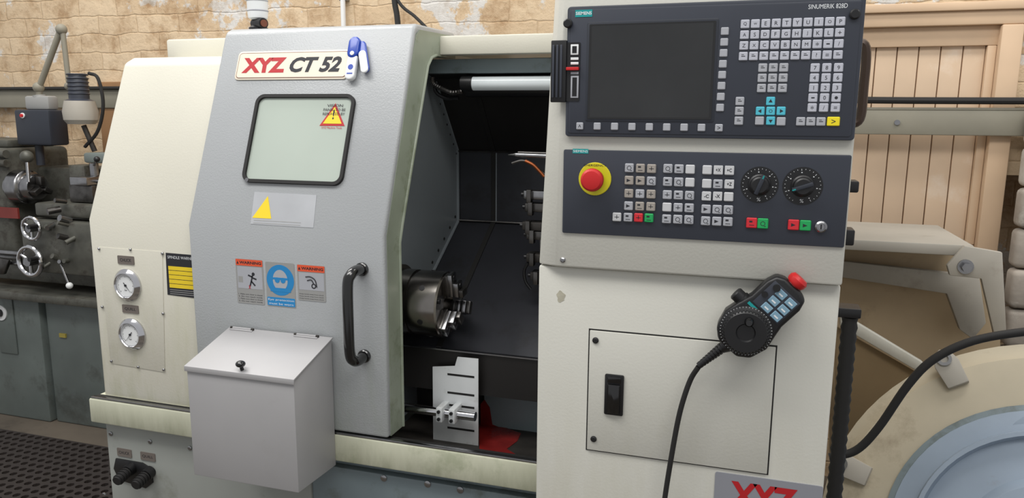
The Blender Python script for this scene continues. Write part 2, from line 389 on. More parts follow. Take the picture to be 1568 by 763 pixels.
def bl(b,a0,b0,a1,b1):
    b.poly(FD,rrect(a0,b0,a1,b1,.003),0,.0008,labg)
    b.poly(FD,rrect(a0+.0015,b0+.0015,a1-.0015,b0+.021,.002),.0008,.0011,blu)
    m=(a0+a1)/2; z=b0+.60*(b1-b0); r=(a1-a0)/2-.002
    b.cyl(FD,(m,z),r,.0008,.0011,blu,36)
    b.rev(FD,(m,z),[(0,.0012),(r*.68,.0012),(r*.68,.0013),(0,.0013)],keyg,24,sx=.8)
    b.box(FD,(m-r*.6,z+.001,.0013),(m+r*.6,z+.006,.0015),blu)
    for s_ in (-1,1): b.cyl(FD,(m+s_*.0075,z),.0065,.0014,.0017,blu,18)
    b.box(FD,(m-r*.75,z-r*.75,.0013),(m+r*.75,z-r*.5,.0014),blu)
    b.text(FD,'Eye protection',a0+.004,b0+.012,a1-.004,b0+.018,.0013,inkw); b.text(FD,'must be worn',a0+.006,b0+.004,a1-.006,b0+.009,.0013,inkw)
label('warning_label_door',((362,396),(403,398),(405,467),(363,463)),wa)
label('eye_protection_label',((407,400),(451,404),(453,471),(409,468)),bl)
label('warning_label_chuck',((455,404),(498,408),(499,463),(457,459)),wb)
# spindle warning plate
b=B('spindle_warning_plate',lathe)
p=[F46.px(*t) for t in ((254,387),(302,391),(304,457),(257,451))]
b.poly(F46,p,0,.001,ink)
a0=p[0][0]+.004;a1=p[1][0];b1=(p[0][1]+p[1][1])/2;b0=(p[3][1]+p[2][1])/2
b.text(F46,'SPINDLE WARNING',a0+.001,b1-.013,a1-.002,b1-.006,.0013,inkw)
for i in range(5): b.box(F46,(a0+.001,b0+.02+i*.011,.001),(a1-.002,b0+.0295+i*.011,.0014),yelp)
for i in range(3): b.box(F46,(a0+.001,b0+.004+i*.005,.001),(a1-.004,b0+.0055+i*.005,.0012),labg)
b.done()
# pressure gauges
def gauge(name,u,v,tag):
    b=B(name,lathe); c=F46.px(u,v); z=.0015
    b.rev(F46,c,[(.041,z),(.041,.006),(.038,.009),(.034,.013),(.031,.015),(.029,.013),(.028,.010)],chrome,40)
    b.cyl(F46,c,.0285,z,.0095,white,36)
    for i in range(31):
        t=rad(225-270*i/30); l=.0055 if i%5==0 else .003
        d=Vector((cos(t),sin(t))); n_=Vector((-d.y,d.x))*.0004
        A=Vector(c)+d*.026; Bq=Vector(c)+d*(.026-l)
        b.poly(F46,[A+n_,Bq+n_,Bq-n_,A-n_],.0095,.0098,ink)
    t=rad(-50 if tag=='CHUCK' else -150+20); d=Vector((cos(t),sin(t))); n_=Vector((-d.y,d.x))*.001
    A=Vector(c)+d*.022; Bq=Vector(c)-d*.009
    b.poly(F46,[A,Bq+n_,Bq-n_],.0105,.011,ink); b.cyl(F46,c,.003,.0098,.012,ink,12)
    b.text(F46,'bar',c[0]-.004,c[1]-.014,c[0]+.004,c[1]-.009,.0099,ink)
    a=F46.px(u-3,v-38)
    b.poly(F46,rrect(a[0]-.025,a[1]-.0105,a[0]+.025,a[1]+.0105,.002),z,.0035,tagm)
    b.text(F46,tag,a[0]-.017,a[1]-.004,a[0]+.017,a[1]+.004,.0038,ink)
    b.done()
gauge('pressure_gauge',197,436,'CHUCK'); gauge('pressure_gauge',204,511,'QUILL')
# roof and enclosure interior
b=B('enclosure_frame',lathe)
b.box(ID,(-.80,1.75,1.697),(XR,1.79,1.742),cream,.004)
b.box(ID,(-.80,1.79,1.72),(XR,2.55,1.735),cream)
b.box(ID,(-.80,1.79,1.655),(XR,1.815,1.69),basebl,.003)
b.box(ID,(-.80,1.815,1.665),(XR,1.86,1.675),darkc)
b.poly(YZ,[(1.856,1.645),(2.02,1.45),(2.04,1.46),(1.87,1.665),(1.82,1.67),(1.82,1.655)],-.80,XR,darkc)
b.poly(YZ,[(2.02,1.45),(2.02,1.25),(2.04,1.24),(2.04,1.46)],-.80,XR,darks)
b.poly(YZ,[(2.02,1.25),(1.61,1.0),(1.61,.97),(2.04,1.235)],-.80,XR,darks)
b.box(ID,(-.80,1.605,.895),(XR,1.612,1.0),darkc)
b.box(ID,(-.797,1.600,.998),(-.36,1.62,1.001),steel)
b.box(ID,(-.80,1.45,.772),(XR,1.9,.777),ddark)
b.box(ID,(-.60,1.70,.777),(-.30,1.72,.93),basebl)
b.box(ID,(-.795,1.72,.777),(-.30,1.735,.93),ddark)
sx0,sx1=-.692,-.678
b.poly(YZ,[(1.856,1.643),(2.018,1.448),(2.02,1.45),(1.858,1.645)],sx0,sx1,seam)
b.box(ID,(sx0,2.016,1.25),(sx1,2.02,1.45),seam)
b.poly(YZ,[(2.02,1.254),(1.61,1.004),(1.61,1.0),(2.02,1.25)],sx0,sx1,seam)
b.box(ID,(sx1,2.017,1.25),(sx1+.003,2.02,1.45),intl)
b.tube([(-.795,2.015,1.452),(-.36,2.015,1.452)],.003,dsteel,6,1); b.tube([(-.795,2.016,1.253),(-.36,2.016,1.253)],.003,dsteel,6,1)
b.tube([(-.792,1.86,1.64),(-.792,2.015,1.455),(-.792,2.015,1.25),(-.792,1.62,1.008)],.004,intl,6,1)
for i in range(7):
    yy=1.87+i*.023; b.cyl(Fr((-.794,yy,1.64-(yy-1.856)*1.19-.014),(0,1,0),(0,0,1)),(0,0),.003,0,.002,steel,8)
for i in range(9):
    yy=1.66+i*.042; b.cyl(Fr((-.794,yy,1.0+(yy-1.61)*.61+.03),(0,1,0),(0,0,1)),(0,0),.004,0,.002,seam,8)
# red coolant stain on the tray and its back lip
TR=Fr((0,0,.777),(1,0,0),(0,1,0)); TB=front(1.70)
b.poly(TR,[TR.px(*t) for t in ((734,712),(734,648),(758,650),(776,656),(798,664),(792,676),(776,688),(796,700),(788,716))],.0001,.0012,redpud)
b.poly(TB,[TB.px(*t) for t in ((736,668),(736,618),(742,612),(750,624),(754,650),(770,656),(772,668))],.0001,.001,redpud)
b.done()
b=B('work_light_tube',lathe)
F8=front(1.80); a=F8.px(725,128); 
b.rod((a[0],1.80,a[1]),(-.36,1.80,a[1]),.017,tube_w,20); b.rod((a[0]-.03,1.80,a[1]),(a[0],1.80,a[1]),.019,blk,20)
b.rod((a[0]-.03,1.835,a[1]-.01),(-.36,1.835,a[1]-.01),.022,blk)
h=[F8.px(*q) for q in ((708,140),(692,142),(675,135),(664,128),(662,118))]
b.tube([(q[0],1.80,q[1]) for q in h],.006,dsteel,8,8,ribs=1)
h=[F8.px(*q) for q in ((700,150),(680,150),(665,140),(662,120))]
b.tube([(q[0],1.81,q[1]) for q in h],.005,blk,8,8)
b.done()
# chuck
b=B('lathe_chuck',lathe)
cf=Fr((-.655,1.60,1.112),(0,1,0),(0,0,1)); CR=.078
b.rev(cf,(0,0),[(0,-.143),(.06,-.143),(.06,-.125),(CR-.002,-.125),(CR,-.122),(CR,-.080),(CR-.004,-.078),(CR-.004,-.072),(CR,-.070),(CR,-.004),(CR-.004,0),(.03,0),(.03,-.02),(0,-.02)],chuckm,48)
for k in range(3):
    t=rad(100+120*k); x=Vector((0,cos(t),sin(t))); y=Vector((1,0,0)).cross(x)
    jf=Fr(cf.o,x,y)
    b.box(jf,(.02,-.011,-.001),(.076,.011,.008),dsteel,.001)
    b.box(jf,(.026,-.015,.008),(.080,.015,.020),steel,.002)
    b.box(jf,(.026,-.015,.020),(.060,.015,.034),steel,.002)
    b.box(jf,(.026,-.015,.034),(.044,.015,.045),dsteel,.002)
    for rr in (.052,.070): b.cyl(jf,(rr,0),.006,.018,.0215 if rr>.06 else .036,blk,12)
for k in range(6):
    t=rad(40+60*k); b.cyl(cf,(.060*cos(t),.060*sin(t)),.006,-.01,.003,blk,12)
for k in range(6):
    t=rad(20+60*k); d=Vector((0,cos(t),sin(t))); b.rod(cf.o+Vector((-.04,0,0))+d*(CR-.003),cf.o+Vector((-.04,0,0))+d*(CR+.001),.007,blk,12)
b.rod((-.797,1.60,1.112),(-.775,1.60,1.112),.088,ddark,40)
b.done()
# tool turret, mostly behind the cabinet
b=B('tool_turret',lathe)
tf=Fr((-.37,1.76,1.27),(0,1,0),(0,0,1))
b.rev(tf,(0,0),[(0,0),(.11,0),(.125,.01),(.125,.09),(.10,.1),(0,.1)],dsteel,12)
b.cyl(tf,(0,0),.05,-.01,.01,steel,30)
for k in range(8):
    t=rad(90+45*k); x=Vector((0,cos(t),sin(t))); y=Vector((1,0,0)).cross(x); jf=Fr(tf.o,x,y)
    b.box(jf,(.09,-.02,-.035),(.155,.02,.06),dsteel if k%2 else ddark,.003)
    b.box(jf,(.145,-.012,-.06),(.175,.012,.02),ddark if k%2 else dsteel,.002)
    b.cyl(jf,(.12,0),.007,-.04,-.034,blk,10)
F75=front(1.75); p=F75.px(778,237); 
b.rod((p[0]+.02,1.75,p[1]),(-.36,1.75,p[1]-.003),.006,steel); b.rod((p[0]+.02,1.75,p[1]),(p[0],1.75,p[1]),.006,steel,12,.001)
b.rod((p[0]+.02,1.77,p[1]+.004),(-.36,1.77,p[1]+.002),.005,dsteel)
b.rod((-.42,1.75,p[1]-.002),(-.36,1.75,p[1]-.002),.014,dsteel)
q=[F75.px(*t) for t in ((806,246),(818,252),(828,262),(835,270))]
b.tube([(t[0],1.74,t[1]) for t in q],.004,copper,8,5)
q=[F75.px(*t) for t in ((784,250),(800,246),(815,252),(835,268))]
b.tube([(t[0],1.75,t[1]) for t in q],.0035,dsteel,8,5)
for t,mm in (((810,297),steel),((812,316),dsteel),((808,344),ddark),((814,358),dsteel),((814,392),ddark),((820,420),ddark)):
    c=F75.px(*t); b.box(ID,(c[0]-.006,1.72,c[1]-.010),(c[0]+.10,1.76,c[1]+.011),mm,.003); b.rod((c[0]-.014,1.735,c[1]),(c[0]+.02,1.735,c[1]),.005,blk); b.box(ID,(c[0]+.004,1.71,c[1]-.018),(c[0]+.016,1.73,c[1]+.014),dsteel,.002)
q=[F75.px(*t) for t in ((812,400),(806,412),(808,428),(816,440))]
b.tube([(t[0],1.73,t[1]) for t in q],.004,blk,8,5)
b.done()
# parts catcher
b=B('parts_catcher_arm',lathe)
F58=front(1.585)
P=[F58.px(*t) for t in ((663,561),(697,560),(701,546),(733,549),(733,690),(664,680))]
b.poly(F58,P,0,.003,sheetw,.0008)
for v in (573,601,620,655): 
    r_=prect(F58,686,v,727,v+3); b.box(F58,(r_[0],r_[1],.003),(r_[2],r_[3],.0036),seam)
F55=front(1.555)
p0=F55.px(637,626);p1=F55.px(728,638)
z_=(p0[1]+p1[1])/2
b.rod((-.795,1.555,z_),(p1[0],1.555,z_),.011,chrome,24)
for u in (677,696):
    c=F55.px(u,632); b.box(ID,(c[0]-.008,1.535,z_-.018),(c[0]+.008,1.583,z_+.018),sheetw,.003); b.rod((c[0],1.535,z_-.009),(c[0],1.531,z_-.009),.004,blk); b.rod((c[0],1.535,z_+.009),(c[0],1.531,z_+.009),.004,blk)
b.done()
# electrical / control cabinet
b=B('control_cabinet',lathe)
b.box(ID,(-.366,1.345,.05),(XR,1.95,1.274),cabc,.005)
zl,zh=1.276,1.86
b.hexa(ID,[(-.328,1.33,zl),(XR,1.33,zl),(XR,1.95,zl),(-.366,1.95,zl),(-.366,1.347,zl)],[(-.323,1.33,zh),(XR,1.33,zh),(XR,1.95,zh),(-.36,1.95,zh),(-.36,1.43,zh)],cabc,.004)
FC=front(1.33); FL=front(1.345)
screw(b,FC,862,398,.005,steel)
p=[FL.px(*t) for t in ((902,503),(1188,532),(1175,727),(900,686))]
a0=(p[0][0]+p[3][0])/2;a1=(p[1][0]+p[2][0])/2;b1=(p[0][1]+p[1][1])/2;b0=(p[2][1]+p[3][1])/2
b.box(FL,(a0-.002,b0-.002,0),(a1+.002,b1+.002,.0006),seam)
b.box(FL,(a0+.0005,b0+.0005,0),(a1-.0005,b1-.0005,.004),cabc,.0015)
for t in ((912,521),(909,672)): screw(b,FL,*t,r=.006,m=blk,c=.004)
c=prect(FL,926,573,955,635,.004)
b.poly(FL,rrect(c[0],c[1],c[2],c[3],.003),.004,.008,blk,.001)
b.poly(FL,rrect(c[0]+.006,c[1]+.004,c[2]-.006,c[3]-.018,.002),.008,.013,blkg,.002); b.poly(FL,rrect(c[0]+.005,c[3]-.016,c[2]-.005,c[3]-.004,.002),.008,.010,blkg,.001)
c=FL.px(859,454); wp=mat('worn_patch',(180,176,158),.6,var=.12,vs=80)
b.poly(FL,[(c[0]+(.010+.002*sin(5*t))*cos(t)*.8,c[1]+(.011+.002*cos(3*t))*sin(t)) for t in [2*pi*i/18 for i in range(18)]],0,.0004,wp)
c=prect(FL,1093,728,1262,800)
b.poly(FL,rrect(c[0],c[1],c[2]-.003,c[3]-.006,.004),0,.002,mat('badge_grey',(150,152,160),.4,.2))
b.text(FL,'XYZ',c[0]+.028,c[1]+.02,c[2]-.045,c[3]-.019,.0025,redp,bold=.04)
for (u,v,h_) in ((1314,285,.02),(1308,362,.028)):
    Fh=front(1.42); a=Fh.px(u,v); b.box(ID,(XR,1.40,a[1]-h_/2),(XR+.022,1.44,a[1]+h_/2),blk,.003)
b.tube([(XR,1.45,1.68),(XR+.02,1.45,1.67),(XR+.022,1.45,1.60),(XR+.02,1.45,1.55),(XR,1.45,1.54)],.008,mat('bronze_handle',(70,56,48),.4,.4),8)
b.done()
b=B('flexible_conduit',lathe)
b.tube([(.217,1.62,.02+i*.011) for i in range(104)],.014,rub,12,1,ribs=1)
b.box(ID,(XR-.002,1.60,1.155),(.235,1.65,1.175),blk,.003)
b.done()

# ============================================================ operator panel
PZ=.0004
b=B('operator_display_panel')
x0,x1=-.3135,.1605; z0,z1=1.516,1.738
b.poly(FC,rrect(x0,z0,x1,z1,.006),PZ,.010,panel,.002)
b.poly(FC,rrect(x0+.006,z0+.006,x1-.006,z1-.006,.004),.010,.0112,panel,.0005)
def pk(u,v,m,s=.0138,st=None,c=.0112,h=.0026,F=FC,sy=None,lm=None):
    a=F.px(u,v,c); sy=sy or s
    b.box(F,(a[0]-s/2,a[1]-sy/2,c),(a[0]+s/2,a[1]+sy/2,c+h),m,.0012,1)
    if st: b.text(F,st,a[0]-s*.2,a[1]-sy*.22,a[0]+s*.2,a[1]+sy*.22,c+h+.0002,lm or ink,fit='keep')
p=[FC.px(*t) for t in ((905,38),(1097,34),(1090,184),(902,181))]
sx0=(p[0][0]+p[3][0])/2;sx1=(p[1][0]+p[2][0])/2;sz1=(p[0][1]+p[1][1])/2;sz0=(p[2][1]+p[3][1])/2
b.poly(FC,rrect(sx0-.004,sz0-.004,sx1+.004,sz1+.004,.003),.0112,.0125,panel2,.0005)
b.poly(FC,rrect(sx0,sz0,sx1,sz1,.0015),.0125,.0132,blkg)
b.poly(FC,rrect(sx0+.004,sz0+.003,sx1-.004,sz1-.003,.0015),.0132,.0134,scr)
rows=['QWERTYUIOP','ASDFGHJKL+','ZXCVBNM*-/','       ?= ']
def grid(tl,br,nc,nr,m,st=None,**k):
    A=FC.px(*tl,.0112); Q=FC.px(*br,.0112)
    for i in range(nr):
        for j in range(nc):
            x=A[0]+(Q[0]-A[0])*j/max(1,nc-1); z=A[1]+(Q[1]-A[1])*i/max(1,nr-1); s=k.get('s',.0138)
            mm=m[i][j] if isinstance(m,list) else m
            b.box(FC,(x-s/2,z-s/2,.0112),(x+s/2,z+s/2,.0138),mm,.0012,1)
            t=st[i][j] if st else ' '
            if t!=' ': b.text(FC,t,x-.0025,z-.003,x+.0025,z+.003,.014,ink,fit='keep')
            else:
                b.box(FC,(x-.003,z-.0005,.0138),(x+.003,z+.0006,.0140),ink); b.box(FC,(x-.003,z+.0022,.0138),(x+.001,z+.003,.0140),ink)
kl=mat('key_pale_lilac',(184,186,196),.5)
grid((1141,37),(1283,84),10,4,kl,rows)
grid((1168,104),(1198,135),3,3,keyg)
grid((1248,104),(1279,165),3,5,kl,['789','456','123','-0.','*/='])
grid((1133,155),(1131,185),1,3,keyg)
grid((1226,186),(1257,186),3,1,keyg)
for u,v,m,t in ((1180,155,keyb,0),(1164,170,keyb,0),(1180,170,keyb,'O'),(1196,170,keyb,0),(1180,185,keyb,0),(1163,185,keyg,0),(1196,186,keyg,0)):
    pk(u,v,m,st=t or None)
for u,v,an in ((1180,155,90),(1164,170,180),(1196,170,0),(1180,185,270)):
    c=FC.px(u,v,.0138); b.poly(FC,[(c[0]+.0035*cos(rad(an+k)),c[1]+.0035*sin(rad(an+k))) for k in (0,120,240)],.0138,.0141,ink)
pk(1276,186,keyy,s=.019,sy=.0145,st='>')
for i in range(8): pk(1110-i*1.05,48+i*16.7,keyg,s=.0125)
for i in range(9): pk(888+i*26.6,193+i*.35,keyg,s=.0125,st={0:'^',8:'>'}.get(i))
c=prect(FC,881,15,907,26,.0112); b.box(FC,(c[0],c[1],.0112),(c[2],c[3],.0117),teal); b.text(FC,'SIEMENS',c[0]+.001,c[1]+.0035,c[2]-.001,c[3]-.003,.0119,inkw,bold=.02)
c=prect(FC,1238,6,1298,13,.0112); b.text(FC,'SINUMERIK 828D',c[0],c[1],c[2],c[3],.0114,inkw)
c=prect(FC,868,65,888,155,.0112); b.poly(FC,rrect(c[0],c[1],c[2],c[3],.002),.0112,.0125,blk)
for v0,v1,m in ((68,84,white),(88,92,white),(95,99,white),(110,114,keyg),(116,150,keyg)):
    r_=prect(FC,874,v0,886,v1,.0125); b.box(FC,(r_[0],r_[1],.0125),(r_[2],r_[3],.014),m,.0005)
    if v1-v0>10: b.box(FC,(r_[0]+.003,r_[1]+.003,.014),(r_[2]-.003,r_[3]-.003,.0145),blk)
r_=prect(FC,868,103,887,108,.0125); b.box(FC,(r_[0],r_[1],.0125),(r_[2],r_[3],.020),red,.001)
zf0,zf1=c[1]-.002,c[3]+.004
b.box(Fr((x0+.001,1.318,0),(-1,0,0),(0,0,1)),(0,zf0,-.004),(.028,zf1,.004),blk,.002)
for i in range(3): b.box(FC,(x0-.024+.007*i,zf0+.008,.0165),(x0-.020+.007*i,zf1-.008,.0185),panel,.001)
for (u,v) in ((870,36),(1309,22)):
    a=FC.px(u,v,.011); b.cyl(FC,a,.008,.008,.017,blk,16,bev=.002)
b.done()

# ============================================================ machine control panel
b=B('machine_keypad_panel')
x0,x1=-.317,.1595; z0,z1=1.341,1.4925
b.poly(FC,rrect(x0,z0,x1,z1,.003),PZ,.004,panel,.001)
c=prect(FC,877,228,901,235,.004); b.box(FC,(c[0],c[1],.004),(c[2],c[3],.0045),teal); b.text(FC,'SIEMENS',c[0]+.001,c[1]+.002,c[2]-.001,c[3]-.002,.0047,inkw)
def key2(u,v,m,s=.0155,g=1):
    a=FC.px(u,v,.004); b.box(FC,(a[0]-s/2,a[1]-s/2,.004),(a[0]+s/2,a[1]+s/2,.0085),m,.0014,1)
    if g:
        k=random.randint(0,3); x,z=a; h=.0085; t=.0005
        if k==0: b.box(FC,(x-.004,z-t,h),(x+.004,z+t,h+.0002),ink); b.box(FC,(x-t,z-.003,h),(x+t,z+.004,h+.0002),ink)
        if k==1: b.rev(FC,(x,z),[(.004,h),(.004,h+.0002),(.0031,h+.0002)],ink,12); b.box(FC,(x+.002,z-.005,h),(x+.005,z-.004,h+.0002),ink)
        if k==2: b.box(FC,(x-.004,z+.001,h),(x+.001,z+.004,h+.0002),ink); b.box(FC,(x-.004,z-.004,h),(x+.004,z-.003,h+.0002),ink)
        if k==3: b.poly(FC,[(x-.004,z-.003),(x+.003,z),(x-.004,z+.003)],h,h+.0002,ink)
def block(cols,rows_,m,dx,ptxt=None):
    for i,v in enumerate(rows_):
        for j,u in enumerate(cols):
            key2(u-i*dx,v+j*.6,m(i,j),g=m(i,j) is not keyw)
block((964,981,998),(257,276,296,315),lambda i,j:keyt if (i+j)%3 else keyg,.4)
block((1023,1040,1057),(258,278,298,317,335),lambda i,j:keyw if (i==0 and j==2) or (i==1 and j==2) or (i==3 and j==0) else keyg,.5)
block((1083,1100,1117),(260,281,300,320,338),lambda i,j:keyw if (i in(0,1,2) and j==0) or (i==2 and j==2) else keyg,.6)
for u,m in ((945,keyw),(962,keyg),(978,keyr),(994,keygr)): key2(u,332+(u-945)*.03,m,g=1)
for (u,v,t) in ((1100,260,'+X'),(1117,260.5,'+C'),(1117,281.5,'+Z'),(1082,300,'-C'),(1099,300,'-X')):
    a=FC.px(u,v,.004); b.box(FC,(a[0]-.0075,a[1]-.0075,.008),(a[0]+.0075,a[1]+.0075,.0092),keyw,.001,1); b.text(FC,t,a[0]-.004,a[1]-.003,a[0]+.004,a[1]+.003,.0094,ink,bold=.02)
for u,v,m in ((1151,341,keyr),(1168,342,keygr),(1215,344,keyr),(1233,345,keygr)): key2(u,v,m,.0175)
a=FC.px(1257,347,.004); b.rev(FC,a,[(.0095,.004),(.0095,.008),(.007,.010),(.006,.010),(.0055,.008),(0,.008)],steel,24); b.box(FC,(a[0]-.001,a[1]-.004,.008),(a[0]+.001,a[1]+.004,.0095),blk)
for (u,v,R,nt,an) in ((1163,283,.0305,24,70),(1229,285,.0315,24,200)):
    c=FC.px(u,v,.004); b.cyl(FC,c,R,.004,.0046,blk,40)
    for i in range(nt):
        t=rad(-60+300*i/(nt-1)); d=Vector((cos(t),sin(t))); n_=Vector((-d.y,d.x))*.0003; A=Vector(c)+d*(R-.003); Q=Vector(c)+d*(R-(.006 if i%4==0 else .0045))
        b.poly(FC,[A+n_,Q+n_,Q-n_,A-n_],.0046,.0049,inkw)
        if i%4==0:
            A=Vector(c)+d*(R-.009); b.box(FC,(A.x-.001,A.y-.0007,.0046),(A.x+.001,A.y+.0007,.0049),inkw)
    b.rev(FC,c,[(.0185,.0046),(.018,.007),(.0155,.009),(.0145,.019),(.012,.021),(0,.021)],blk,32)
    t=rad(an); x=Vector((cos(t),0,sin(t))); y=Vector((-sin(t),0,cos(t))); kf=Fr(FC.w(c[0],c[1]),x,y)
    b.box(kf,(-.016,-.0035,.009),(.0175,.0035,.024),panel2,.0015); b.box(kf,(.012,-.001,.0235),(.0178,.001,.0246),teal)
    b.text(FC,'%',c[0]-.003,c[1]-.0275,c[0]+.003,c[1]-.0215,.005,inkw)
c=FC.px(911,274,.004)
b.cyl(FC,c,.0295,.004,.006,yel,40,bev=.0008)
b.cyl(FC,c,.0165,.006,.020,blk,30)
b.rev(FC,c,[(.014,.016),(.017,.018),(.0195,.023),(.0205,.029),(.0195,.035),(.016,.0385),(.009,.040),(0,.040)],red,40)
b.text(FC,'EMERGENCY',c[0]-.02,c[1]+.0225,c[0]+.02,c[1]+.026,.0063,blk)
b.done()

# ============================================================ storage box on door
b=B('door_storage_box')
b.poly(YZ,[(1.424,.757),(1.272,.764),(1.272,1.012),(1.424,1.058)],-1.13,-.864,boxg,.002)
b.poly(YZ,[(1.424,1.0585),(1.424,1.062),(1.268,1.0165),(1.268,1.005),(1.2695,1.005),(1.2715,1.013)],-1.133,-.861,boxg,.0005)
lf=Fr((0,1.272,1.0165),(1,0,0),(0,.152,.046))
a=lf.px(371,567); b.cyl(lf,a,.004,0,.012,blk,12); b.ball(lf.w(a[0],a[1],.016),.0105,blkg,20,.7)
for u,v in ((370,505),(468,516)):
    a=lf.px(u,v); b.box(lf,(a[0]-.03,.146,.0),(a[0]+.03,.156,.0015),boxg,.0005); b.rod(lf.w(a[0]-.03,.153,.002),lf.w(a[0]+.03,.153,.002),.0025,boxg,10); 
    for k in (-.028,.028): b.rod(lf.w(a[0]+k-.003,.153,.002),lf.w(a[0]+k+.003,.153,.002),.003,ddark,10)
b.done()

# blue and white magnetic clip on the door
b=B('magnetic_clip')
c=FS.px(546,90)
b.poly(FS,rrect(c[0]-.016,c[1]-.006,c[0]+.012,c[1]+.046,.0138,8),.005,.020,blup,.004,3)
b.poly(FS,rrect(c[0]-.014,c[1]-.058,c[0]+.011,c[1]+.006,.012,8),.005,.018,white,.004,3)
x=(FS.x*.95+FS.y*.30); kf=Fr(FS.w(c[0]+.021,c[1]+.0),x,FS.z.cross(x))
b.poly(kf,rrect(-.008,-.040,.012,.038,.0098,8),.005,.014,blup,.003,3)
b.poly(kf,rrect(-.007,-.044,.011,.012,.0088,8),.013,.018,white,.002,3)
b.cyl(FS,(c[0]-.001,c[1]-.028),.0065,.018,.0185,blup,16); b.cyl(FS,(c[0]-.001,c[1]+.004),.005,.020,.022,white,16)
b.box(FS,(c[0]-.008,c[1]-.045,.018),(c[0]+.006,c[1]-.042,.0184),blup)
b.done()

# ============================================================ handheld pendant
b=B('handheld_pendant')
FP=front(1.325)
c0=Vector((*FP.px(1142,503,.02),0)); c1=Vector((*FP.px(1220,432,.02),0)); d=(c1-c0).normalized()
xw=Vector((d.x,0,d.y)); yw=Vector((-d.y,0,d.x))
PF=Fr(FP.w(c0.x,c0.y,.0),xw,yw)
out=[(-.045,-.022),(-.030,-.040),(0,-.047),(.028,-.040),(.045,-.036),(.085,-.036),(.104,-.030),(.108,-.015),(.108,.018),(.102,.031),(.085,.036),(.050,.036),(.028,.042),(0,.047),(-.030,.038),(-.045,.020)]
b.poly(PF,out,0,.034,blk,.006,3)
b.rod(PF.w(.0,0,-.019),PF.w(.0,0,.002),.020,blk)
b.poly(PF,[(.044,-.027),(.095,-.027),(.095,.028),(.044,.028)],.034,.0352,panel,.0005)
pkm=mat('pendant_key_blue',(125,160,180),.45)
for i in range(3):
    for j in range(2):
        x=.053+i*.016; y=-.014+j*.021-.002
        b.box(PF,(x-.0066,y-.0085,.0352),(x+.0066,y+.0085,.0375),pkm,.001,1)
        b.box(PF,(x-.002,y-.004,.0375),(x+.0005,y+.004,.0377),inkw)
b.cyl(PF,(.088,.018),.006,.0352,.042,blk,16); b.cyl(PF,(.067,.0235),.005,.0352,.040,blk,16)
b.rev(PF,(0,0),[(.043,.030),(.043,.036),(.039,.038),(.037,.039),(.037,.047),(.034,.050),(.016,.050),(.014,.047),(0,.047)],blk,48)
for i in range(40):
    t=2*pi*i/40; b.cyl(PF,(.0372*cos(t),.0372*sin(t)),.0014,.038,.049,blkg,6)
for i in range(50):
    t=2*pi*i/50; dd=Vector((cos(t),sin(t))); n_=Vector((-dd.y,dd.x))*.0003; b.poly(PF,[dd*.0425+n_,dd*.0405+n_,dd*.0405-n_,dd*.0425-n_],.0372,.0376,inkw)
b.rev(PF,(.018,.010),[(.008,.047),(.0075,.056),(.005,.060),(0,.060)],blkg,20)
ef=Fr(PF.w(.104,.0,.018),PF.y,PF.z)
b.rev(ef,(0,0),[(.011,0),(.011,.006),(.0145,.006),(.0165,.010),(.0165,.016),(.013,.021),(0,.022)],red,28)
kf=Fr(PF.w(.032,.036,.018),PF.z,PF.x)
b.rev(kf,(0,0),[(.014,0),(.014,.006),(.012,.007),(.012,.018),(.010,.020),(0,.020)],blk,24)
b.box(PF,(.036,.010,.0345),(.041,.032,.036),teal)
pts=[FP.px(*t,.016) for t in ((1106,532),(1088,545),(1070,560))]
S3=[FP.w(p[0],p[1],.016) for p in pts]
b.rod(PF.w(-.036,-.003,.017),S3[0],.014,blk,20,.010)
for k in range(9):
    p=S3[0].lerp(S3[2],k/9); q=S3[0].lerp(S3[2],(k+.6)/9); b.rod(p,q,.0095-.0004*k,blk,16)
cab=[FP.px(*t,.010) for t in ((1070,560),(1058,580),(1047,610),(1038,645),(1028,700),(1018,763),(1010,830))]
b.rod(S3[0],S3[2],.006,blk)
b.tube([FP.w(p[0],p[1],.016 if i<1 else .010) for i,p in enumerate(cab)],.0048,rub,12)
b.done()

# ============================================================ items on machine top
b=B('signal_beacon')
Ft=front(1.72); c=Ft.px(396,46)
FZ=Fr((c[0],1.72,1.7605),(1,0,0),(0,1,0))
b.rev(FZ,(0,0),[(0,0),(.024,0),(.024,.010),(.016,.016),(.016,.034)],blk,24)
b.rev(FZ,(0,0),[(.016,.030),(.024,.034),(.026,.05),(.026,.16),(0,.16)],white,28)
for k in range(3): b.rev(FZ,(0,0),[(.0262,.05+.025*k),(.0275,.052+.025*k),(.0262,.054+.025*k)],keyg,28)
b.rod((c[0]-.01,1.72,1.781),(c[0]+.03,1.70,1.779),.013,blk,20); b.rod((c[0]+.03,1.70,1.779),(c[0]+.033,1.6985,1.779),.009,brown,16)
b.done()
b=B('cable_drop')
Fw=front(2.2)
for L_ in (((603,-40),(604,0),(608,25),(611,60)),((590,-40),(612,5),(635,25),(655,45),(668,60))):
    b.tube([Fw.w(*Fw.px(*t)) for t in L_],.009 if L_[0][0]==603 else .005,rub,10)
b.done()
WY=3.36
b=B('wall_pipe')
Fw=front(3.3); a=Fw.px(520,0); b.rod((a[0],3.33,.3),(a[0],3.33,2.9),.012,white)
for z in (1.0,1.6,2.1,2.6): b.box(ID,(a[0]-.02,3.33,z-.01),(a[0]+.02,3.36,z+.01),steel,.002)
b.done()

